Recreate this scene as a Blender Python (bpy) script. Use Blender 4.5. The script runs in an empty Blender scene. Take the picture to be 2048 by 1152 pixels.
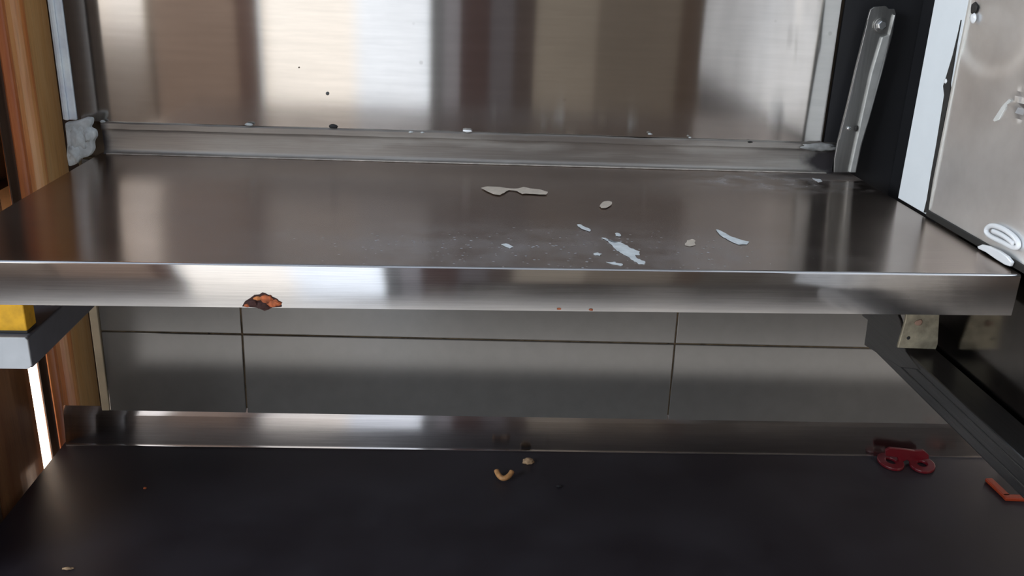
import bpy, bmesh, math, random
from mathutils import Vector, Matrix, noise
random.seed(7)
S = bpy.context.scene
COL = S.collection

# ------------------------------------------------------------------ camera
F = 1848.5
CAM = Vector((.5155, -.8713, .3022))
pitch, yaw, roll = .3553, .0629, .038
fw = Vector((math.sin(yaw)*math.cos(pitch), math.cos(yaw)*math.cos(pitch), -math.sin(pitch)))
r0 = fw.cross(Vector((0, 0, 1))).normalized(); u0 = r0.cross(fw)
RT = r0*math.cos(roll) + u0*math.sin(roll)
UP = -r0*math.sin(roll) + u0*math.cos(roll)
cd = bpy.data.cameras.new('camera'); cam = bpy.data.objects.new('camera', cd); COL.objects.link(cam)
M = Matrix((RT, UP, -fw)).transposed().to_4x4(); M.translation = CAM
cam.matrix_world = M
cd.sensor_width = 36; cd.lens = F/2048*36; cd.clip_start = .01
S.camera = cam
S.view_settings.view_transform = 'Standard'; S.view_settings.look = 'None'
S.view_settings.exposure = 0.0; S.view_settings.gamma = 1
S.view_settings.use_curve_mapping = False

# ------------------------------------------------------------------ world and lights
w = bpy.data.worlds.new('world'); S.world = w; w.use_nodes = True
w.node_tree.nodes['Background'].inputs[0].default_value = (.75, .85, 1, 1)
w.node_tree.nodes['Background'].inputs[1].default_value = .8
def area(name, loc, rot, sx, sy, power, color):
    l = bpy.data.lights.new(name, 'AREA'); l.shape = 'RECTANGLE'; l.size = sx; l.size_y = sy
    l.energy = power; l.color = color
    o = bpy.data.objects.new(name, l); o.location = loc; o.rotation_euler = rot; COL.objects.link(o); return o
sl_ = bpy.data.lights.new('sun', 'SUN'); sl_.energy = 7.5; sl_.angle = math.radians(2); sl_.color = (1, .97, .93)
so_ = bpy.data.objects.new('sun', sl_); so_.rotation_euler = (math.radians(3), 0, 0); COL.objects.link(so_)
area('left_fill_light', (-1.75, -1.6, .9), (0, math.radians(-90), 0), .8, 1.6, 90, (.84, .93, 1))  # unseen fill added to light the post and cabinet side
area('right_fill_light', (3.1, -1.3, .8), (0, math.radians(90), 0), .8, 1.2, 28, (1, .88, .76))  # unseen warm fill added for the left boards
area('board_fill_light', (.30, .64, 1.15), (0, math.radians(75), 0), .3, .2, 4.0, (1, .86, .72))  # unseen fill added behind the wall to brighten the rear boards
WIN1, WIN2, WIN3 = 1.15, 1.3, 3.0          # brightness of the three lit frosted windows

# ------------------------------------------------------------------ helpers
W = 1.1; D = .473; BY = -.0142; FY = .0107; ZL = -.4768; LIP = .0465
def yb(x, off=0): return D + BY*(x - W/2) + off
def yf(x): return FY*(x - W/2)
def ray(a, b): return fw + RT*((a-1024)/F) - UP*((b-576)/F)
def at_x(a, b, X): d = ray(a, b); return CAM + d*((X-CAM.x)/d.x)
def at_z(a, b, Z): d = ray(a, b); return CAM + d*((Z-CAM.z)/d.z)
def at_y(a, b, Y): d = ray(a, b); return CAM + d*((Y-CAM.y)/d.y)
def at_back(a, b, off=0):
    d = ray(a, b); t = (D+off+BY*(CAM.x-W/2)-CAM.y)/(d.y-BY*d.x); return CAM + d*t

def tag(o, label=None, cat=None, group=None, kind=None):
    if label: o['label'] = label
    if cat: o['category'] = cat
    if group: o['group'] = group
    if kind: o['kind'] = kind
    return o
def empty(name, loc, label=None, cat=None, group=None):
    o = bpy.data.objects.new(name, None); o.location = loc; o.empty_display_size = .05
    COL.objects.link(o); return tag(o, label, cat, group)
def obj(name, verts, faces, mat, parent=None, smooth=False, bevel=0, seg=2):
    me = bpy.data.meshes.new(name); me.from_pydata([tuple(v) for v in verts], [], faces)
    bm = bmesh.new(); bm.from_mesh(me)
    bmesh.ops.remove_doubles(bm, verts=bm.verts, dist=1e-6)
    bmesh.ops.recalc_face_normals(bm, faces=bm.faces); bm.to_mesh(me); bm.free()
    me.materials.append(mat)
    o = bpy.data.objects.new(name, me); COL.objects.link(o)
    if smooth:
        for p in me.polygons: p.use_smooth = True
    if bevel:
        m = o.modifiers.new('bevel', 'BEVEL'); m.width = bevel; m.segments = seg; m.limit_method = 'ANGLE'
    if parent:
        o.parent = parent; o.matrix_parent_inverse = Matrix.Translation(-parent.matrix_world_loc) if hasattr(parent, 'matrix_world_loc') else Matrix.Translation(-ploc(parent))
    return o
def ploc(p):
    v = Vector(p.location)
    q = p.parent
    while q is not None: break
    return v
BOXF = [(0,1,2,3),(7,6,5,4),(0,4,5,1),(1,5,6,2),(2,6,7,3),(3,7,4,0)]
def boxv(x0, x1, y0, y1, z0, z1):
    return [(x0,y0,z0),(x1,y0,z0),(x1,y1,z0),(x0,y1,z0),(x0,y0,z1),(x1,y0,z1),(x1,y1,z1),(x0,y1,z1)]
def box(name, b, mat, parent=None, bevel=.001, skew=False):
    v = boxv(*b)
    if skew: v = [(x, y + BY*(x-W/2), z) for x, y, z in v]
    return obj(name, v, BOXF, mat, parent, bevel=bevel)
def prism(name, pts, off, mat, parent=None, bevel=0, smooth=False):
    """closed outline pts (3-D, planar) pushed by the vector off"""
    n = len(pts); off = Vector(off)
    v = [Vector(p) for p in pts] + [Vector(p)+off for p in pts]
    f = [tuple(range(n)), tuple(range(2*n-1, n-1, -1))] + [(i, (i+1) % n, n+(i+1) % n, n+i) for i in range(n)]
    return obj(name, v, f, mat, parent, smooth, bevel)
def sheet(name, prof, x0, x1, thick, mat, parent=None, fy=None, nx=24, smooth=True, bulge=None):
    """sheet metal: profile (y,z) pulled along x, solidified"""
    v = []; f = []; n = len(prof)
    for i in range(nx+1):
        x = x0 + (x1-x0)*i/nx
        for (y, z) in prof:
            yy = fy(x, y); zz = z
            if bulge: yy, zz = bulge(x, yy, zz)
            v.append((x, yy, zz))
    for i in range(nx):
        for j in range(n-1):
            f.append((i*n+j, (i+1)*n+j, (i+1)*n+j+1, i*n+j+1))
    o = obj(name, v, f, mat, parent, smooth)
    m = o.modifiers.new('sheet', 'SOLIDIFY'); m.thickness = thick; m.offset = 0
    e = o.modifiers.new('split', 'EDGE_SPLIT'); e.split_angle = math.radians(40)
    return o
def arc(cy, cz, r, a0, a1, n):
    return [(cy + r*math.cos(math.radians(a0+(a1-a0)*i/n)), cz + r*math.sin(math.radians(a0+(a1-a0)*i/n))) for i in range(n+1)]
def lump(name, c, size, mat, parent=None, sub=3, amp=.35, freq=1.8, seed=0, rz=0, flat=None):
    bm = bmesh.new(); bmesh.ops.create_icosphere(bm, subdivisions=sub, radius=1)
    R = Matrix.Rotation(rz, 3, 'Z')
    for v in bm.verts:
        p = v.co.copy(); k = 1 + amp*noise.noise(p*freq + Vector((seed*3.1, seed*1.7, seed)))+ amp*.4*noise.noise(p*freq*3 + Vector((seed, 0, 5)))
        q = R @ Vector((p.x*k*size[0], p.y*k*size[1], p.z*k*size[2])) + Vector(c)
        if flat is not None: q.z = max(q.z, flat)
        v.co = q
    vs = [v.co.copy() for v in bm.verts]; fs = [tuple(x.index for x in f.verts) for f in bm.faces]; bm.free()
    return obj(name, vs, fs, mat, parent, smooth=True)

# ------------------------------------------------------------------ materials
class N:
    def __init__(s, name):
        s.m = bpy.data.materials.new(name); s.m.use_nodes = True; s.t = s.m.node_tree; s.n = s.t.nodes; s.l = s.t.links
        s.b = s.n['Principled BSDF']
        s.pos = s.n.new('ShaderNodeNewGeometry').outputs['Position']
    def lk(s, a, b): s.l.new(a, b)
    def noise(s, scale, detail=3, vec=None, rough=.55, vscale=None):
        t = s.n.new('ShaderNodeTexNoise'); t.inputs['Scale'].default_value = scale; t.inputs['Detail'].default_value = detail
        t.inputs['Roughness'].default_value = rough
        v = vec or s.pos
        if vscale:
            m = s.n.new('ShaderNodeVectorMath'); m.operation = 'MULTIPLY'; s.lk(v, m.inputs[0]); m.inputs[1].default_value = vscale; v = m.outputs[0]
        s.lk(v, t.inputs['Vector']); return t.outputs['Fac']
    def mr(s, v, a, b, c, d, smooth=False):
        t = s.n.new('ShaderNodeMapRange'); s.lk(v, t.inputs[0])
        if smooth: t.interpolation_type = 'SMOOTHSTEP'
        for i, x in enumerate((a, b, c, d)): t.inputs[i+1].default_value = x
        return t.outputs[0]
    def math(s, op, a, b=None):
        t = s.n.new('ShaderNodeMath'); t.operation = op
        for i, x in enumerate((a, b)):
            if x is None: continue
            if isinstance(x, (int, float)): t.inputs[i].default_value = x
            else: s.lk(x, t.inputs[i])
        return t.outputs[0]
    def mix(s, fac, a, b):
        t = s.n.new('ShaderNodeMix'); t.data_type = 'RGBA'
        for i, x in ((0, fac), (6, a), (7, b)):
            if isinstance(x, (int, float)): t.inputs[i].default_value = x
            elif isinstance(x, tuple): t.inputs[i].default_value = (*x, 1)
            else: s.lk(x, t.inputs[i])
        return t.outputs[2]
    def blob(s, c, r, soft=.35, ang=0, wob=.5, freq=60, plane='xy'):
        """1 inside an ellipse around c with ragged edge"""
        m = s.n.new('ShaderNodeVectorMath'); m.operation = 'SUBTRACT'; s.lk(s.pos, m.inputs[0]); m.inputs[1].default_value = c
        v = m.outputs[0]
        if ang:
            q = s.n.new('ShaderNodeVectorRotate'); q.rotation_type = 'Z_AXIS'; s.lk(v, q.inputs['Vector']); q.inputs['Angle'].default_value = -ang; v = q.outputs[0]
        d = s.n.new('ShaderNodeVectorMath'); d.operation = 'DIVIDE'; s.lk(v, d.inputs[0]); d.inputs[1].default_value = r
        L = s.n.new('ShaderNodeVectorMath'); L.operation = 'LENGTH'; s.lk(d.outputs[0], L.inputs[0])
        e = s.math('ADD', L.outputs['Value'], s.math('MULTIPLY', s.math('SUBTRACT', s.noise(freq, 3), .5), wob*2))
        return s.mr(e, 1-soft, 1+soft, 1, 0, True)
    def bump(s, h, strength, dist=.001):
        t = s.n.new('ShaderNodeBump'); t.inputs['Strength'].default_value = strength; t.inputs['Distance'].default_value = dist
        s.lk(h, t.inputs['Height']); s.lk(t.outputs[0], s.b.inputs['Normal'])
    def set(s, **k):
        for n_, v in k.items():
            i = s.b.inputs[n_.replace('_', ' ')]
            if isinstance(v, tuple): i.default_value = (*v, 1) if len(v) == 3 and i.type == 'RGBA' else v
            elif isinstance(v, (int, float)): i.default_value = v
            else: s.lk(v, i)
        return s
def plain(name, col, rough=.6, metal=0, var=.15, nscale=25, bump=.0, **k):
    n = N(name)
    f = n.noise(nscale, 4)
    c = n.mix(n.mr(f, .3, .7, 0, 1), tuple(x*(1-var) for x in col), tuple(min(1, x*(1+var)) for x in col))
    n.set(Base_Color=c, Roughness=rough, Metallic=metal, **k)
    if bump: n.bump(f, bump)
    return n.m
def emis(name, fn):
    m = bpy.data.materials.new(name); m.use_nodes = True; fn(m); return m
def steel(name, tan, col=(.62, .6, .58), rough=.3, aniso=.85, streak=(1, 60, 60), rv=.03, cv=.12, build=None):
    n = N(name)
    f = n.noise(12, 4, vscale=streak); g = n.noise(5, 5)
    c = n.mix(n.mr(f, .3, .7, 0, 1), tuple(x*(1-cv) for x in col), tuple(x*(1+cv*.5) for x in col))
    c = n.mix(n.mr(g, .45, .75, 0, .35), c, tuple(x*.7 for x in col))
    r = n.math('ADD', n.mr(g, .3, .7, rough-rv, rough+rv), n.mr(f, .3, .7, -rv*.15, rv*.15))
    n.set(Metallic=1.0, Anisotropic=aniso)
    cx = n.n.new('ShaderNodeCombineXYZ')
    for i in range(3): cx.inputs[i].default_value = tan[i]
    n.lk(cx.outputs[0], n.b.inputs['Tangent'])
    metal = None
    if build: c, r, metal = build(n, c, r)
    n.set(Base_Color=c, Roughness=r)
    if metal is not None: n.set(Metallic=metal)
    return n.m

def top_marks(n, c, r):
    dull = None
    # milky dried wash near the front middle, white specks, grime in the back right corner
    wash = n.blob((.62, .06, 0), (.24, .085, 1), .6, 0, .5, 14)
    sp = n.n.new('ShaderNodeTexVoronoi'); sp.inputs['Scale'].default_value = 120; n.lk(n.pos, sp.inputs['Vector'])
    spk = n.mr(sp.outputs['Distance'], .12, .24, 1, 0)
    spk = n.math('MULTIPLY', spk, n.mr(n.noise(45, 2), .42, .56, 0, 1))
    spk = n.math('MULTIPLY', spk, n.math('MULTIPLY', wash, n.mr(n.noise(9, 2), .3, .5, 0, 1)))
    haze = n.math('MULTIPLY', wash, n.mr(n.noise(22, 4), .35, .7, .06, .26))
    wedge_sheen = n.math('MULTIPLY', n.blob((.985, .40, 0), (.14, .06, 1), .5, .1, .5, 16), n.mr(n.noise(40, 4), .4, .65, .0, .3))  # pale reflected wedge at the back right, painted into the steel
    grime = n.math('MAXIMUM', n.blob((1.06, .452, 0), (.05, .03, 1), .4, 0, .4, 40), n.blob((1.04, .43, 0), (.07, .02, 1), .5, 0, .5, 40))
    white = n.math('MAXIMUM', n.math('MULTIPLY', spk, .75), n.math('MAXIMUM', haze, wedge_sheen))
    c = n.mix(white, c, (.52, .58, .66)); c = n.mix(n.math('MULTIPLY', grime, .8), c, (.035, .03, .03))
    r = n.math('ADD', r, n.math('ADD', n.math('MULTIPLY', white, .3), n.math('MULTIPLY', grime, .3)))
    met = n.math('SUBTRACT', 1, n.math('MULTIPLY', n.math('MAXIMUM', white, grime), .95))
    return c, r, met
def up_marks(n, c, r):
    grime = n.math('MAXIMUM', n.blob((1.065, .46, .018), (.035, .1, .020), .4, 0, .35, 50), n.blob((1.085, .46, 0), (.03, .1, .012), .4, 0, .35, 50))
    g2 = n.blob((.0, .47, .02), (.012, .1, .03), .5, 0, .3, 50)
    g = n.math('MAXIMUM', grime, g2)
    scr = n.mr(n.noise(8, 5, vscale=(1, 1, 6)), .5, .68, 0, .35)
    c = n.mix(scr, c, (.5, .48, .45)); c = n.mix(g, c, (.03, .026, .028))
    r = n.math('ADD', r, n.math('MULTIPLY', g, .3))
    return c, r, n.math('SUBTRACT', 1, n.math('MAXIMUM', n.math('MULTIPLY', g, .95), n.math('MULTIPLY', scr, .8)))
def panel_marks(n, c, r):
    spots = n.n.new('ShaderNodeTexVoronoi'); spots.inputs['Scale'].default_value = 16; n.lk(n.pos, spots.inputs['Vector'])
    s = n.mr(spots.outputs['Distance'], .03, .06, .35, 0)
    base = n.math('MULTIPLY', n.mr(n.pos_z if hasattr(n, 'pos_z') else n.noise(6, 3), .3, .8, 0, .1), 1)
    c = n.mix(s, c, (.25, .22, .2))
    return c, r, None
M_top = steel('brushed steel, shelf top', (0, 1, 0), (.41, .33, .28), .2, .95, (1, 60, 1), build=top_marks)
M_lip = steel('brushed steel, front edge', (0, 0, 1), (.64, .63, .63), .095, .9, (1, 1, 60))
M_up = steel('stained steel, upstand', (0, 0, 1), (.42, .39, .36), .42, .7, (1, 1, 60), build=up_marks)
M_panel = steel('brushed steel, back panel', (0, 0, 1), (.57, .54, .51), .09, 1.0, (1, 1, 12), rv=.002, cv=.06, build=panel_marks)
M_uplow = steel('brushed steel, lower upstand', (0, 0, 1), (.42, .40, .40), .125, 1.0, (1, 1, 60))
M_side = steel('satin steel, side cabinet', (0, 0, 1), (.93, .94, .95), .36, .6, (1, 1, 1), rv=.08)
M_tube = steel('dull steel tube', (0, 1, 0), (.24, .24, .245), .3, .5, (60, 1, 60))
M_tubel = plain('dark painted tube', (.10, .104, .125), .5, .0)
M_bar = steel('worn steel flat bar', (0, 0, 1), (.6, .59, .57), .4, .6, (30, 1, 1))
M_bright = plain('polished steel', (.85, .86, .87), .15, 1, .03)
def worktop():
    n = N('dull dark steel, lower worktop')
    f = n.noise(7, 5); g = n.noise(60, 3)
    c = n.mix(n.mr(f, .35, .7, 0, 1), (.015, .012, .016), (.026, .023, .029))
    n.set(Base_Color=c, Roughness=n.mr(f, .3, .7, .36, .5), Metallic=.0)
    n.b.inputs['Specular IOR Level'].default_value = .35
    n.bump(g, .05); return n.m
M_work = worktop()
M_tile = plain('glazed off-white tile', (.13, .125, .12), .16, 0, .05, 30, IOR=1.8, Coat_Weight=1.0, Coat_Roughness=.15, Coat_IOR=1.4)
M_grout = plain('brown stained grout', (.15, .11, .065), .9, 0, .5, 60, .3)
M_cream = plain('cream edge strip', (.42, .36, .26), .6)
M_black = plain('matt black board', (.008, .008, .010), .6)
M_white = plain('white painted post', (.80, .84, .87), .45, 0, .02)
M_alu = plain('pale blue grey strip', (.80, .86, .96), .35, .0, .15, 30)
M_mortar = plain('grey filler', (.52, .55, .56), .85, 0, .25, 60, .5)
M_yellow = plain('yellow painted wood', (.62, .33, .01), .55, 0, .2, 60, .2)
M_paleend = plain('pale grey cap', (.42, .44, .47), .5, 0, .08)
M_red = plain('red plastic', (.10, .003, .008), .4, 0, .1)
M_orange = plain('orange red plastic', (.24, .03, .009), .4, 0, .1)
M_peel = plain('dried orange peel', (.42, .21, .08), .6, 0, .3, 150, .3)
M_crumb = plain('pale crumb', (.32, .21, .12), .7, 0, .3, 150, .3)
M_rust = plain('flaking rust', (.30, .075, .025), .85, 0, .75, 120, .8)
M_rustd = plain('dark rust', (.035, .010, .008), .9, 0, .5, 120, .8)
M_res = plain('dried white residue', (.62, .66, .68), .7, 0, .2, 90, .3)
M_resw = plain('dried beige residue', (.52, .45, .38), .7, 0, .12, 90, .3)
M_dark = plain('dark gap seal', (.022, .02, .018), .7)
M_plate = plain('dirty galvanised plate', (.40, .36, .27), .5, .5, .35, 60, .3)
M_glue = plain('white plastic', (.85, .86, .88), .2, 0, .02)
def wood(name, c1, c2, rough=.35):
    n = N(name)
    f = n.noise(9, 4, vscale=(6, 6, .5)); g = n.noise(40, 3, vscale=(8, 8, .4))
    c = n.mix(n.mr(f, .35, .65, 0, 1), c1, c2); c = n.mix(n.mr(g, .5, .75, 0, .4), c, tuple(x*.5 for x in c1))
    n.set(Base_Color=c, Roughness=rough, Coat_Weight=.5, Coat_Roughness=.25); return n.m
M_wood = wood('varnished orange board', (.72, .26, .08), (.80, .42, .16))
M_wood2 = wood('varnished brown board', (.66, .36, .13), (.72, .45, .20))
M_wood3 = wood('red brown board', (.55, .15, .05), (.65, .24, .08))
M_darkwood = wood('dark brown post', (.05, .028, .018), (.08, .045, .028), .6)

# ------------------------------------------------------------------ room shell
XL, XR, YR, ZF, ZC = -1.9, 3.2, -3.0, -1.3, 1.6
def struct(name, b, mat): o = box(name, b, mat, bevel=0); return tag(o, kind='structure')
M_floor = plain('pale floor', (.56, .54, .52), .2, 0, .08, 4)
M_ceil = plain('blue white ceiling', (.50, .56, .66), .8, 0, .03, 3)
M_wall = plain('warm grey wall', (.34, .27, .22), .8, 0, .08, 3)
M_wallb = plain('tile bedding', (.13, .10, .07), .9, 0, .2, 30)
struct('floor', (XL, XR, YR, 1.0, ZF-.05, ZF), M_floor)
cv_ = []; cf_ = []
for b_ in ((XL, XR, -1.15, 1.0), (XL, XR, YR, -2.5), (XL, -1.5, -2.5, -1.15), (2.9, XR, -2.5, -1.15)):   # ceiling around an opening added to let sun onto the floor
    k_ = len(cv_); cv_ += boxv(*b_, ZC, ZC+.05); cf_ += [tuple(i+k_ for i in q) for q in BOXF]
tag(obj('ceiling', cv_, cf_, M_ceil), kind='structure')
struct('wall_left', (XL-.05, XL, YR, 1.0, ZF, ZC), M_wall)
struct('wall_right', (XR, XR+.05, YR, 1.0, ZF, ZC), M_wall)
rear = struct('wall_rear', (XL, XR, YR-.05, YR, ZF, ZC), M_wall)
def rearpanel(x0, x1, col, z0=ZF, z1=ZC, y=.03, rough=.7):
    x0 = max(XL, x0-.09); x1 = x1-.09 if x1 < 3.1 else x1
    box('panel', (x0, x1, YR, YR+y, z0, z1), plain('rear panel %d' % (x0*100), tuple(q*.6 for q in col), rough, 0, .08, 4), rear, .004)
for x0, x1, c in [(-1.9, -1.35, (.075, .04, .025)), (-1.00, -.62, (.40, .27, .20)), (-.62, -.52, (.16, .08, .055)),
                  (.34, .41, (.26, .26, .27)), (.41, .50, (.42, .40, .43)), (.50, .66, (.10, .055, .05)),
                  (.66, .79, (.17, .15, .16)), (.79, .90, (.10, .07, .06)), (.90, 1.22, (.42, .36, .29)), (1.22, 1.62, (.26, .215, .17)),
                  (1.62, 1.74, (.12, .08, .055)), (1.74, 2.02, (.13, .112, .095)), (2.02, 2.40, (.17, .155, .14)), (2.40, 3.2, (.16, .15, .14))]:
    rearpanel(x0, x1, c)
rearpanel(-1.00, 3.2, (.17, .115, .085), .82, 1.28, .05); rearpanel(.68, 2.6, (.07, .058, .052), ZF, -.92, .05); rearpanel(-1.9, -.52, (.22, .17, .15), ZF, -.95, .05); rearpanel(-1.33, -1.02, (.30, .22, .17), ZF, -.15); rearpanel(-.50, .33, (.42, .44, .48), .95, ZC)  # includes unseen high and low bands added to darken the steel's reflections
def window(n, x0, x1, z0, z1, colL, colR, split, k):
    m = bpy.data.materials.new('frosted glass in daylight'); m.use_nodes = True; t = m.node_tree; b = t.nodes['Principled BSDF']
    g = t.nodes.new('ShaderNodeNewGeometry'); s = t.nodes.new('ShaderNodeSeparateXYZ'); t.links.new(g.outputs['Position'], s.inputs[0])
    r = t.nodes.new('ShaderNodeMapRange'); r.inputs[1].default_value = split-.03; r.inputs[2].default_value = split+.05; t.links.new(s.outputs[0], r.inputs[0])
    x = t.nodes.new('ShaderNodeMix'); x.data_type = 'RGBA'; x.inputs[6].default_value = (*colL, 1); x.inputs[7].default_value = (*colR, 1); t.links.new(r.outputs[0], x.inputs[0])
    t.links.new(x.outputs[2], b.inputs['Emission Color']); b.inputs['Emission Strength'].default_value = k; b.inputs['Base Color'].default_value = (.5, .5, .5, 1)
    o = box('window_%d' % n, (x0, x1, YR+.002, YR+.02, z0, z1), m, None, 0); tag(o, kind='structure')
    fm = M_white if n == 1 else M_cream
    for b_ in ((x0-.015, x0, z0, z1), (x1, x1+.015, z0, z1), (x0-.015, x1+.015, z1, z1+.015)):
        box('frame', (b_[0], b_[1], YR+.0305, YR+.045, b_[2], b_[3]), fm, o, 0)
    return o
window(1, -.59, .24, -1.27, .80, (1, .93, .84), (.86, .96, 1.10), -.15, WIN1)
o2 = window(2, -1.42, -1.12, -.13, 1.35, (1, .88, .76), (1, .92, .85), -1.3, WIN2)
for z in (.1, .25): box('glazing_bar', (-1.42, -1.12, YR+.02, YR+.03, z, z+.03), M_cream, o2, 0)

# ---- back wall behind the shelves: tiles over bedding, ends at x=-.047
XE = -.0445; XB = 1.75
wb = struct('wall_back', (XE+.002, XB, D+.014, D+.045, ZF, ZC), M_wallb)
for v in wb.data.vertices: v.co.y += BY*(v.co.x - W/2)
gr_ = box('grout', (XE+.004, XB, D-.004, D+.024, ZF, -.01), M_grout, wb, 0, True)
for v_ in gr_.data.vertices:
    if v_.co.y < D+.014: v_.co.y += .03*(v_.co.z+.43)
zj = -.2848; g = .0010; xs = [XE+.008, .1805, .8640, 1.548, 1.745]
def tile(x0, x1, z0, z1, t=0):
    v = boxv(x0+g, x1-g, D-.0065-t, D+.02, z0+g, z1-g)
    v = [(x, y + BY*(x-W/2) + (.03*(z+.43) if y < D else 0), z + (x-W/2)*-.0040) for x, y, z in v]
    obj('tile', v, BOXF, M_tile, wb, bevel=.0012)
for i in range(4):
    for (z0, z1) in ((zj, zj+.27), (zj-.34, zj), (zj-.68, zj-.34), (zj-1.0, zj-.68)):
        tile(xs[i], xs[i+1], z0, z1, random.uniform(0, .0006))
box('edge_strip', (XE-.004, XE+.0085, D+.002, D+.03, ZF, -.05), M_cream, wb, .001)
far = struct('trim_1', (-.30, .3, .76, .80, ZF, ZC), M_darkwood)

# hairline chips in the joints
chip = plain('chipped joint', (.02, .015, .012), .9)
for a, b, s in ((1337, 684, .0028), (418, 667, .0018), (624, 683, .0022), (1490, 724, .0014)):
    p = at_back(a, b, -.0012); lump('chip', p, (s, .0008, s*.9), chip, wb, 2, .4, 2, a)

# ---- boards on the left, beyond the end of the tiled wall
part = empty('board_partition', (-.13, .5, ZF), 'row of varnished orange-brown wooden boards standing left of the shelves', 'wooden partition')
def board(y0, y1, m, x=-.13, th=.018, z1=ZC-.01, lean=0, z0=ZF, r=.004, rnd=.006):
    n = 8; outline = []
    for i in range(n+1):
        t = i/n; y = y0 + (y1-y0)*t; outline.append((x + rnd*(1-(2*t-1)**2), y))
    outline += [(x-th, y1), (x-th, y0)]
    k = len(outline); v = [(a, b, z0) for a, b in outline] + [(a, b+lean, z1) for a, b in outline]
    f = [tuple(range(k)), tuple(range(2*k-1, k-1, -1))] + [(i, (i+1) % k, k+(i+1) % k, k+i) for i in range(k)]
    return obj('board', v, f, m, part, False)
M_b0 = wood('shaded orange board', (.22, .09, .04), (.30, .14, .06))  # front boards: shade and a darker reflection put into the wood colour
board(.16, .29, M_darkwood); board(.293, .428, M_b0)
board(.459, .486, M_darkwood, -.128, th=.002, rnd=.001)
board(.488, .520, M_wood3, -.127); board(.522, .580, M_wood, -.129, rnd=.012)
board(.583, .668, M_wood2, -.131, rnd=.004); board(.671, .75, M_darkwood, -.131)
# daylight behind the open joint
def gl(m):
    b = m.node_tree.nodes['Principled BSDF']; b.inputs['Emission Color'].default_value = (1, .95, .84, 1); b.inputs['Emission Strength'].default_value = WIN3
w3 = box('window_3', (-.215, -.205, .30, .72, -1.1, -.13), emis('daylit glass', gl), None, 0); tag(w3, kind='structure')
box('frame', (-.215, -.19, .27, .30, -1.15, -.08), M_darkwood, w3, 0); box('frame', (-.215, -.19, .72, .745, -1.15, -.08), M_darkwood, w3, 0)
box('frame', (-.215, -.19, .30, .72, -.13, -.08), M_darkwood, w3, 0); box('frame', (-.215, -.19, .30, .72, -1.15, -1.1), M_darkwood, w3, 0)
tag(struct('trim_2', (-.26, -.22, .05, .80, ZF, ZC), M_darkwood), kind='structure')
tag(struct('trim_3', (-.26, -.13, .10, .15, ZF, ZC), M_darkwood), kind='structure')

# ------------------------------------------------------------------ steel back panel above the shelf
px0, px1 = -.0290, 1.0505
pan = empty('back_panel', (.52, yb(.52), .04), 'brushed steel panel covering the wall above the upper shelf', 'wall panel')
def pb(x, y, z):
    return y + .0006*math.sin(x*5.1+z*3), z
v = []; f = []; nx, nz = 40, 16
for i in range(nx+1):
    for j in range(nz+1):
        x = px0 + (px1-px0)*i/nx; z = .0445 + (1.1-.0445)*j/nz
        v.append((x - .010*(z-.04)*(1 if i == nx else 0), yb(x, -.002) + .0005*math.sin(x*9)*math.sin(z*4+1), z))
for i in range(nx):
    for j in range(nz): f.append((i*(nz+1)+j, (i+1)*(nz+1)+j, (i+1)*(nz+1)+j+1, i*(nz+1)+j+1))
s_ = obj('steel_sheet', v, f, M_panel, pan, True); m = s_.modifiers.new('t', 'SOLIDIFY'); m.thickness = .0012; m.offset = 0; m = s_.modifiers.new('e', 'EDGE_SPLIT')
# left trim: pale angle strip
tr = empty('corner_strip', (-.03, yb(0), 0), 'narrow pale blue-grey metal strip at left edge of the back panel', 'trim strip')
box('face', (-.0490, -.0300, D-.006, D+.003, .046, 1.2), M_alu, tr, .0015, True)
box('raised_edge', (-.0455, -.0395, D-.010, D-.006, .046, 1.2), M_alu, tr, .0015, True)
# holes and screw
p = at_back(655, 187, -.003); lump('rivet', p, (.0026, .0012, .0026), plain('dark rivet', (.10, .10, .10), .5), pan, 2, .05)
p = at_back(667, 253, -.003); lump('hole', p, (.0065, .0012, .0032), M_black, pan, 2, .3, seed=2)
p = at_back(598, 135, -.003); lump('spot', p, (.0011, .0006, .0011), M_wallb, pan, 2, .05)

# ------------------------------------------------------------------ upper shelf
sh = empty('upper_shelf', (.55, .24, -.046), 'upper stainless steel shelf with turned-down front edge and back upstand', 'shelf')
def skew(x, y):
    t = min(1, max(0, y/D)); return y + (1-t)*FY*(x-W/2) + t*BY*(x-W/2)
def sag(x, y, z):
    t = max(0, min(1, y/D)); e = math.sin(math.pi*min(1, max(0, x/W)))
    return y, z - (.0014*math.sin(math.pi*t) + .0004*math.sin(x*5+1)*math.sin(2*math.pi*t))*e
TH = .0015
top = [(D-.003-.43*(1-(1-k/18)), 0) for k in range(1)]
top = [(D-.004-(D-.0058)*k/26, -TH/2) for k in range(27)]
sheet('shelf_top', top, 0, W, TH, M_top, sh, skew, 40, bulge=sag)
prof = arc(.0018, -.0018-TH/2, .0018, 90, 180, 4) + [(0, -.02), (0, -.035), (.0003, -LIP+.001)] + [(.002, -LIP+.0003), (.018, -LIP+.0003)]
def dent(x, y, z):
    return y + .0006*math.sin(x*6+1) + .0004*math.sin(x*17), z
sheet('front_edge', prof, 0, W, TH, M_lip, sh, skew, 60, bulge=lambda x, y, z: (y+.0005*math.sin(x*6+1), z))
sheet('side_edge', [(.004+(D-.012)*k/10, 0) for k in range(11)], 0, 0, TH, M_lip, sh, skew, 1) if False else None
vv = [(W+.0003, skew(W, .001), -.001), (W+.0003, skew(W, D-.004), -.001), (W+.0003, skew(W, D-.004), -LIP+.002), (W+.0003, skew(W, .001), -LIP+.0005)]
prism('side_edge', vv, (-TH, 0, 0), M_lip, sh)
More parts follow.
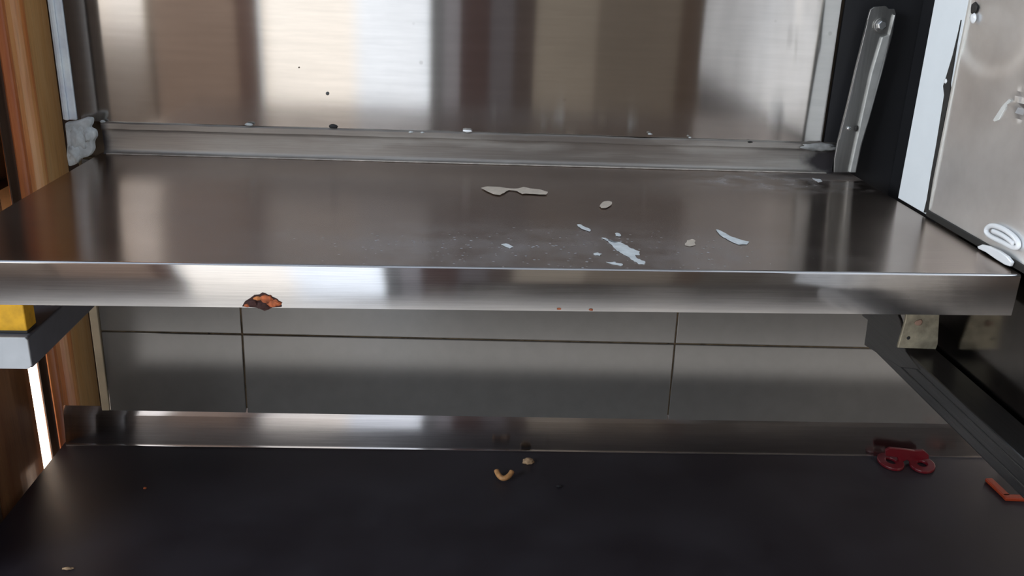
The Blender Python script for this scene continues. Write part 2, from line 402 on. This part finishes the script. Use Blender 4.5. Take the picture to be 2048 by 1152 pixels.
vv = [(0, skew(0, .001), -.001), (0, skew(0, D-.004), -.001), (0, skew(0, D-.004), -LIP+.002), (0, skew(0, .001), -LIP+.0005)]
prism('side_edge', vv, (TH, 0, 0), M_lip, sh)
UH = .0436
prof = arc(D-.012, .008-TH/2, .008, -90, 0, 5)[1:]
prof = [(D-.0125, -TH/2)] + prof + [(D-.0052, .030), (D-.0058, UH-.010), (D-.0080, UH-.008), (D-.0085, UH-.001), (D-.0070, UH), (D-.003, UH)]
def upw(x, y, z):
    k = 1 if z > .012 else 0
    e = .0007*noise.noise(Vector((x*30, 0, 0)))*k + .0012*noise.noise(Vector((x*7, 3, 0)))*k
    return y + .0012*math.sin(x*7)*k, z + (e if z > .03 else 0)
sheet('back_upstand', prof, .004, 1.072, TH, M_up, sh, skew, 90, bulge=upw)
# bead / crease along the seam, paler than the sheet
sheet('seam', [(D-.0165, .0006), (D-.0145, .0014), (D-.0125, .0006)], .01, 1.06, .0006, plain('pale seam', (.62, .57, .52), .4, .5, .3, 60), sh, skew, 60)
# dirt ridge and white filler crumbs on the top of the upstand
for (a, b, sx, sz, m_) in [(935, 262, .0075, .0022, M_glue), (498, 249, .006, .002, M_mortar), (822, 264, .004, .0014, M_mortar), (845, 265, .003, .0012, M_mortar),
                           (1500, 284, .004, .0015, M_dark), (1300, 268, .003, .0012, M_mortar), (205, 243, .004, .002, M_mortar), (1380, 275, .002, .001, M_mortar)]:
    p = at_back(a, b, -.0085); lump('filler_crumb', p, (sx, .003, sz), m_, sh, 2, .4, 1.5, a)
p = at_back(1630, 300, -.011); lump('filler_ridge', at_back(1640, 294, -.010), (.026, .005, .006), plain('dull grey filler', (.24, .24, .235), .9, 0, .3, 60, .5), sh, 3, .45, 2.3, 4)
# rust at the bottom of the front edge
rp = [at_y(a, b, yf(.32)-.0016) for a, b in [(484, 613), (489, 604), (500, 597), (508, 591), (518, 590), (524, 586), (531, 588), (541, 594), (550, 597), (556, 602), (561, 608), (563, 614), (545, 615), (538, 619), (529, 622), (521, 618), (512, 615), (498, 614)]]
rust = prism('rust_patch', rp, (0, .0012, 0), M_rustd, sh); tag(rust, 'red-brown rust eaten patch')
for a, b, sx, sz, m_ in [(533, 599, .0062, .0040, M_rust), (548, 607, .0065, .0034, M_rust), (515, 597, .004, .002, plain('orange rust', (.45, .16, .05), .9, 0, .3, 100, .6)),
                         (505, 606, .006, .003, M_rustd), (525, 611, .006, .004, M_rustd), (494, 611, .003, .0016, M_rust)]:
    p = at_y(a, b, yf(.32)-.0018); c = lump('rust_flake', p, (sx, .0012, sz), m_, sh, 3, .5, 2.2, a)
for a, b in ((884, 611), (1118, 618), (1182, 620)):
    lump('rust_spot', at_y(a, b, yf(.6)-.0012), (.0022, .0006, .0010), M_rust, sh, 2, .4, 2, a)

# residue lying on the shelf
def residue(pts, label, mat, h=.0004, it=1, jig=.0011):
    P = [at_z(a, b, .0002) for a, b in pts]
    for _ in range(it):
        Q = []
        for i in range(len(P)):
            a_, b_ = P[i], P[(i+1) % len(P)]; mid = (a_+b_)/2 + Vector((random.uniform(-1, 1), random.uniform(-1, 1)*1.6, 0))*jig
            Q += [a_, mid]
        P = Q
    o = prism('residue_patch', P, (0, 0, h), mat); tag(o, label, 'residue', 'dried residue on the upper shelf'); return o
RES = [
 ([(962,376),(975,373),(1000,374),(1020,377),(1036,377),(1047,374),(1060,377),(1080,379),(1096,384),(1092,389),(1070,388),(1052,387),(1045,388),(1034,382),(1018,380),(1008,386),(1000,390),(986,388),(975,383)], 'long beige dried splash, largest mark near the back of the upper shelf', M_resw, 1),
 ([(1199,413),(1206,404),(1216,402),(1224,404),(1221,411),(1212,416),(1202,416)], 'small oval beige dried spot behind the white scrape marks on the shelf', M_resw, 1),
 ([(1154,449),(1162,449),(1172,455),(1181,459),(1179,463),(1170,460),(1160,455)], 'short thin white scrape just behind the big white scrape on shelf', M_res, 1),
 ([(1203,476),(1212,476),(1222,480),(1230,486),(1237,484),(1246,487),(1262,497),(1280,503),(1279,508),(1270,511),(1277,518),(1291,524),(1289,529),(1276,527),(1262,519),(1244,507),(1232,499),(1218,486)], 'big ragged white diagonal scrape in the middle front of the upper shelf', M_res, 2),
 ([(1212,524),(1228,524),(1240,527),(1246,529),(1242,532),(1226,529)], 'thin white dash right at the front edge below the big scrape', M_res, 1),
 ([(1002,489),(1012,487),(1020,490),(1027,494),(1020,497),(1010,493)], 'small white fleck on the blue-grey left part of the wash marks', M_res, 1),
 ([(1370,487),(1374,481),(1384,478),(1391,482),(1391,490),(1380,493),(1371,491)], 'rounded white blob right of the big scrape on the upper shelf', M_resw, 1),
 ([(1432,459),(1444,463),(1462,473),(1480,479),(1499,484),(1494,489),(1476,489),(1456,480),(1440,470)], 'smeared white diagonal streak, rightmost scrape on the upper shelf', M_res, 2),
 ([(1230,467),(1236,466),(1242,470),(1238,473),(1231,472)], 'tiny white fleck just above the big white scrape on shelf', M_res, 0),
 ([(1187,507),(1196,505),(1204,508),(1200,512),(1190,511)], 'tiny pale fleck left of the big white scrape on shelf', M_res, 0),
 ([(1624,356),(1634,358),(1642,359),(1645,363),(1636,365),(1630,361)], 'small white chip in the dark grime at the back right corner', M_glue, 0)]
for pts, lab, m_, it in RES: residue(pts, lab, m_, .00018, max(1, it))

# ------------------------------------------------------------------ corner pieces
gl_ = empty('filler_lump', (-.03, .44, 0), 'crumpled grey filler lump at the back left corner of the upper shelf', 'filler')
ol = [(128,246),(150,243),(170,236),(183,237),(182,250),(176,256),(189,262),(191,275),(184,284),(186,300),(178,313),(160,318),(150,330),(136,334),(132,312),(133,290)]
P = [at_y(a, b, .4440) for a, b in ol]
lp = prism('lump', P, (0, .014, 0), M_mortar, gl_, .003)
lump('crumpled_face', at_y(156, 272, .447), (.013, .006, .018), M_mortar, gl_, 3, .45, 2.2, 3)
lump('crumpled_face', at_y(150, 305, .447), (.009, .006, .013), M_mortar, gl_, 3, .5, 2.6, 8)
lump('crumpled_face', at_y(176, 270, .447), (.006, .006, .010), M_mortar, gl_, 3, .5, 2.6, 5)

# flat bar with bolt at the back right
fb = empty('flat_bar', (1.10, .44, 0), 'upright worn steel flat bar with a bolt, at the back right shelf corner', 'bracket')
YB = .440
P = [at_y(a, b, YB) for a, b in [(1668,345),(1669,318),(1676,280),(1690,225),(1710,140),(1735,40),(1741,19),(1748,14),(1772,12),(1778,18),(1789,18),(1792,28),(1785,70),(1765,145),(1740,235),(1724,290),(1712,345)]]
prism('bar', P, (0, .004, 0), M_bar, fb, .0006)
P = [at_y(a, b, YB-.0042) for a, b in [(1765,75),(1780,70),(1789,30),(1791,30),(1764,145),(1739,235),(1722,290),(1711,345),(1700,345),(1712,290),(1724,235),(1744,145)]]
prism('raised_edge', P, (0, .0042, 0), plain('pale worn steel', (.62,.62,.60), .45, .6, .1, 60), fb, .0006)
P = [at_y(a, b, YB-.003) for a, b in [(1736,40),(1712,140),(1692,225),(1678,280),(1683,280),(1697,225),(1716,140),(1739,45)]]
prism('raised_edge', P, (0, .003, 0), M_bar, fb, .0004)
def cyl(name, c, r, h, axis, mat, parent, n=20, bevel=.0006):
    c = Vector(c); axis = Vector(axis).normalized(); a = axis.orthogonal().normalized(); b = axis.cross(a)
    pts = [c + a*r*math.cos(2*math.pi*i/n) + b*r*math.sin(2*math.pi*i/n) for i in range(n)]
    return prism(name, pts, axis*h, mat, parent, bevel)
c = at_y(1761, 50, YB-.001)
cyl('washer', c, .0098, .0025, (0, -1, 0), M_bar, fb)
cyl('bolt_head', c - Vector((0, .0025, 0)), .0066, .004, (0, -1, 0), M_bright, fb, 6, .0012)
lump('rivet', at_y(1698, 257, YB-.001), (.0032, .0018, .0032), M_bright, fb, 2, .05)
lump('rivet', at_y(1713, 257, YB-.004), (.0028, .0014, .0045), M_dark, fb, 2, .3)

# black board behind / beside it
bb = empty('black_board', (1.13, .45, 0), 'matt black board between the steel back panel and the white post', 'board')
box('back_face', (1.055, 1.20, D-.001, D+.003, -.045, 1.3), M_black, bb, 0, True)
box('side_face', (1.165, 1.20, .308, D-.012, -.04, 1.3), M_black, bb, 0)
# white post
wp = box('white_post', (1.104, 1.20, .2262, .307, .002, 1.3), M_white, None, .001)
ploc_fix = 1; tag(wp, 'white painted post between the black board and the steel side cabinet', 'post')
# steel cabinet to the right
cb = empty('steel_cabinet', (1.25, -.15, .01), 'stainless steel cabinet side on the right, dented and scuffed', 'cabinet')
CX = 1.104
v = []; f = []; ny, nz = 110, 90; y0, y1, z0, z1 = -.62, .2235, .0090, 1.1
zz_ = [z0 + (.40-z0)*j/70 for j in range(71)] + [.40 + (z1-.40)*(j+1)/19 for j in range(19)]
def gz(y, z, cy, cz, sy, sz): return math.exp(-((y-cy)/sy)**2 - ((z-cz)/sz)**2)
cc = at_x(1985, 70, CX); cr = at_x(2038, 208, CX); sc1 = at_x(2005, 215, CX)
for i in range(ny+1):
    for j in range(nz):
        y = y0 + (y1-y0)*i/ny; z = zz_[j]
        d_ = .0010*math.sin(y*11)*math.sin(z*9+1)
        rr = math.hypot((y-cc.y)/.068, (z-cc.z)/.040)
        d_ += .0016*(1/(1+math.exp((rr-1)*14)))
        d_ += .0030*gz(y, z, cr.y-.01, cr.z, .03, .018)*math.sin(z*520+y*160)
        v.append((CX + d_, y, z))
for i in range(ny):
    for j in range(nz-1): f.append((i*nz+j, (i+1)*nz+j, (i+1)*nz+j+1, i*nz+j+1))
so = obj('side_panel', v, f, M_side, cb, True); m = so.modifiers.new('t', 'SOLIDIFY'); m.thickness = .001; m.offset = 0; m = so.modifiers.new('e', 'EDGE_SPLIT')
box('folded_edge', (CX-.0015, CX+.012, .2195, .2235, .009, 1.1), plain('pale steel fold', (.62, .60, .56), .4, .5, .1), cb, .0008)
box('body', (CX+.006, 1.42, -.62, .2225, .012, 1.1), plain('cabinet body', (.35, .35, .35), .5, .5), cb, .002)
# dark ragged seal between post and cabinet
P = [(1104e-3, y, z) for y, z in []]
sl = [(1847,425),(1853,400),(1862,345),(1872,290),(1884,215),(1888,190),(1886,172),(1893,150),(1905,110),(1917,60),(1921,40),(1912,90),(1906,130),(1900,165),(1899,190),(1889,235),(1878,300),(1866,360),(1856,425)]
prism('edge_seal', [at_x(a, b, CX-.0016) for a, b in sl], (.002, 0, 0), M_dark, wp)
lump('sealant_blob', at_x(1891, 162, CX-.002), (.001, .0035, .003), M_glue, cb, 2, .3)
lump('sealant_blob', at_x(1946, 36, CX-.002), (.001, .007, .006), M_glue, cb, 2, .3)
lump('sealant_hole', at_x(1948, 16, CX-.001), (.001, .007, .006), M_dark, cb, 2, .3, seed=4)
prism('scratch', [at_x(a, b, CX-.0008) for a, b in [(1989,243),(1986,240),(2004,212),(2018,198),(2021,201),(2008,218),(1996,240)]], (.001, 0, 0), plain('scratch', (.75,.76,.74), .4, .3), cb)
# seal along the bottom, dark plinth below
box('bottom_seal', (CX-.002, CX+.02, -.62, .2235, .001, .0092), M_dark, cb, .001)
box('plinth', (CX+.012, 1.42, -.62, .2225, -.17, .0005), plain('dark plinth steel', (.22, .21, .20), .14, 1), cb, .002)

# white loop clip
cl = empty('plastic_loop', at_x(2000, 495, CX-.004), 'shiny white plastic loop stuck in the gap beside the right shelf edge', 'plastic loop')
def tube(name, pts, r, mat, parent, closed=False, n=10, flat=1.0):
    cu = bpy.data.curves.new(name, 'CURVE'); cu.dimensions = '3D'; sp = cu.splines.new('NURBS' if not closed else 'NURBS'); sp.points.add(len(pts)-1)
    for q, p in zip(sp.points, pts): q.co = (*p, 1)
    sp.use_cyclic_u = closed; sp.use_endpoint_u = not closed; sp.order_u = 4; sp.resolution_u = 6
    cu.bevel_depth = r; cu.bevel_resolution = 3; cu.use_fill_caps = True
    t = bpy.data.objects.new('t', cu); COL.objects.link(t); dg = bpy.context.evaluated_depsgraph_get()
    me = bpy.data.meshes.new_from_object(t.evaluated_get(dg)); bpy.data.objects.remove(t)
    vs = [v.co.copy() for v in me.vertices]; fs = [tuple(p.vertices) for p in me.polygons]
    return obj(name, vs, fs, mat, parent, True)
lp = [(1970,462),(1978,450),(1996,452),(2016,463),(2034,478),(2039,492),(2030,498),(2014,489),(1996,480),(1978,472)]
tube('loop', [at_x(a, b, CX-.0035) for a, b in lp], .0028, M_glue, cl, True)
tube('loop_tail', [at_x(a, b, CX-.0045) for a, b in [(1985,462),(2000,466),(2015,476),(2028,488)]], .0026, M_glue, cl)
P = [at_x(a, b, CX-.004) for a, b in [(1960,493),(1970,489),(1984,492),(2004,501),(2020,512),(2030,524),(2026,533),(2016,530),(1998,519),(1978,505),(1963,498)]]
prism('wedge', P, (-.004, 0, 0), M_glue, cl, .0012)

# ------------------------------------------------------------------ support tubes under the upper shelf
# left
lt = empty('left_support', (.01, .3, -.17), 'dark square support tube with pale end cap under the left of the upper shelf', 'support tube')
a0 = at_x(62, 740, .03); a1 = at_x(62, 668, .03); ye = a0.y + .002
zt, zb = a1.z, a0.z
box('tube', (-.045, .03, ye+.003, .46, zb, zt), M_tubel, lt, .002)
P = [Vector((x, ye, z)) for x, z in [(-.05, zb+.0), (.026, zb), (.0305, zb+.004), (.0305, zt-.003), (.028, zt), (-.05, zt)]]
prism('end_cap', P, (0, .003, 0), M_paleend, lt, .001)
yw = box('yellow_block', (-.045, .0262, at_x(55, 662, .028).y+.003, at_x(55, 662, .028).y+.028, zt+.0008, -LIP-.0008), M_yellow, None, .0015)
tag(yw, 'yellow painted wood block wedged between left support tube and shelf', 'wood block')
box('base_strip', (-.045, .0266, at_x(55, 662, .028).y+.0026, at_x(55, 662, .028).y+.028, zt+.0008, zt+.004), M_dark, yw, .0005)  # dark strip along the foot of the yellow block
# right
RX = 1.07
rt = empty('right_support', (1.09, .0, -.19), 'grey steel support tube running forward under the right of the upper shelf', 'support tube')
zt, zb = -.1510, -.187
box('tube', (RX, 1.112, -.40, .2450, zb, zt), M_tube, rt, .002)
P = [at_x(a, b, RX-.001) for a, b in [(1728,690),(1735,640),(1724,632),(1724,615),(1790,615),(1800,640),(1811,702),(1840,740),(1800,735)]]
prism('end_plate', P, (.004, 0, 0), M_tube, rt, .001)
for zz in (-.161, -.175): box('groove', (RX-.0006, RX+.001, -.40, .235, zz, zz+.0012), M_dark, rt, 0)
P = [at_y(a, b, .135) for a, b in [(1795,696),(1872,699),(1876,688),(1881,600),(1816,600),(1811,640)]]
st = prism('angle_bracket', P, (0, .004, 0), M_plate, None, .001)
tag(st, 'dirty galvanised angle plate with a screw hole joining shelf and right support tube', 'bracket')
c = lump('screw_hole', at_y(1817, 676, .1345), (.0022, .0008, .0022), M_black, st, 2, .1)
c = lump('rust_spot', at_y(1838, 645, .1345), (.005, .0006, .004), plain('pink rust', (.32,.2,.15), .8), st, 2, .4)

# ------------------------------------------------------------------ lower worktop
WF = .115
lw = empty('lower_worktop', (.6, .2, ZL-.04), 'dark dull steel worktop below the upper shelf, with rear upstand', 'worktop')
X0, X1 = -.1125, 1.44
def sk2(x, y): return y + BY*(x-W/2)*min(1, max(0, y/D))
def tz(x, y, z): return y, z - .0012*(x-W/2)
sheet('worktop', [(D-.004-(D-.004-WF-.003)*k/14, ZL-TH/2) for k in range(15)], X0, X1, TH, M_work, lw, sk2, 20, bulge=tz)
sheet('front_edge', [(WF+.0015, ZL-TH/2), (WF, ZL-.003), (WF, ZL-.045)], X0, X1, TH, M_uplow, lw, sk2, 4, bulge=tz)
UL = .0640
prof = [(D-.0160, ZL-TH/2), (D-.0150, ZL+.001), (D-.0145, ZL+.004), (D-.0085, ZL+UL-.014), (D-.0080, ZL+UL-.0125), (D-.0035, ZL+UL-.001), (D-.0030, ZL+UL)]
sheet('rear_upstand', prof, X0+.004, X1-.002, TH, M_uplow, lw, sk2, 40, bulge=tz)
prism('side_edge', [(X0, WF+.003, ZL-.001), (X0, D, ZL-.001), (X0, D, ZL-.04), (X0, WF+.003, ZL-.04)], (TH, 0, 0), M_uplow, lw)
# cabinet carcass holding the worktop
cr_ = box('base_cabinet', (X0+.01, X1-.01, WF+.03, D-.07, ZF, ZL-.048), plain('dark cabinet', (.05, .045, .045), .6), None, .003)
tag(cr_, 'dark cabinet under the lower worktop', 'cabinet')

# red key and orange strip, crumbs
def ring(pc, ro, ri, asp, rz, z, h, n=28):
    R = Matrix.Rotation(rz, 3, 'Z'); v = []; f = []
    for i in range(n):
        a = 2*math.pi*i/n
        for (r_, zz) in ((ro, 0), (ro, h), (ri, h), (ri, 0)):
            p = R @ Vector((r_*math.cos(a), r_*math.sin(a)*asp, 0)); v.append((pc.x+p.x, pc.y+p.y, z+zz))
    for i in range(n):
        for k in range(4): f.append((i*4+k, ((i+1) % n)*4+k, ((i+1) % n)*4+(k+1) % 4, i*4+(k+1) % 4))
    return v, f
rk = empty('red_clip', at_z(1813, 920, ZL), 'red plastic clip with two round eyelets on the lower worktop', 'plastic clip')
zk = ZL - .0012*(1.26-W/2)+.0004
c1 = at_z(1781, 924, zk+.002); c2 = at_z(1844, 930, zk+.002)
for c_, rz in ((c1, 0), (c2, -.5)):
    v, f = ring(c_, .0200, .0078, 1.30, rz, zk, .005); obj('eyelet', v, f, M_red, rk, bevel=.0012)
P = [at_y(a, b, .424) for a, b in [(1772,901),(1780,896),(1812,899),(1830,902),(1848,901),(1858,910),(1858,918),(1838,922),(1832,930),(1822,926),(1814,920),(1806,924),(1800,928),(1795,915),(1772,912)]]
prism('bridge', P, (0, .005, 0), M_red, rk, .001)
og = empty('orange_strip', at_z(2005, 990, ZL), 'bent orange-red plastic strip at the right edge of the lower worktop', 'plastic strip')
zk = ZL - .0012*(1.38-W/2)+.0004
def seg(a, b, c, d, wv, par, nm):
    p, q = at_z(a, b, zk), at_z(c, d, zk); t = (q-p).normalized(); nrm = Vector((-t.y, t.x, 0))*wv
    return prism(nm, [p-nrm, q-nrm, q+nrm, p+nrm], (0, 0, .006), M_orange, par, .0015)
seg(1976, 962, 2014, 998, .006, og, 'long_arm'); seg(2006, 998, 2075, 1001, .006, og, 'short_arm')
def crumb(nm, a, b, s, lab, mat, seed, cat='crumb', grp=None):
    p = at_z(a, b, ZL+.001); o = lump(nm, p + Vector((0, 0, s[2]*.5)), s, mat, None, 3, .45, 2, seed, flat=ZL-.0005); tag(o, lab, cat, grp); return o
pc = at_z(1008, 941, ZL+.003)
pts = [at_z(a, b, ZL+.007+h) for a, b, h in [(993,941,.003),(996,950,.0),(1003,957,-.001),(1011,957,-.001),(1020,951,.0),(1024,943,.003)]]
pl = tube('orange_peel', pts, .0042, M_peel, None); tag(pl, 'curved orange-brown peel scrap, larger of two scraps mid lower worktop', 'food scrap')
crumb('food_crumb', 1057, 925, (.009, .006, .005), 'smaller brown crumb behind and right of the curved peel scrap', M_crumb, 5)
crumb('food_crumb', 1413, 903, (.006, .003, .0025), 'tiny brown crumb against the rear upstand, right of the middle', M_crumb, 6)
crumb('food_crumb', 135, 1138, (.007, .0025, .0015), 'tiny pale sliver at the bottom left of the lower worktop', M_crumb, 7)
crumb('food_crumb', 290, 977, (.0025, .002, .0015), 'tiny reddish speck on the left part of the lower worktop', M_rust, 8)
crumb('food_crumb', 1118, 973, (.004, .0025, .0015), 'tiny dark fleck right of and in front of the peel scrap', M_black, 9)
crumb('wood_scrap', 1838, 862, (.016, .010, .014), 'dim brown scrap at back right corner of the lower worktop', plain('brown scrap', (.22,.15,.10), .8, 0, .3), 10, 'scrap')
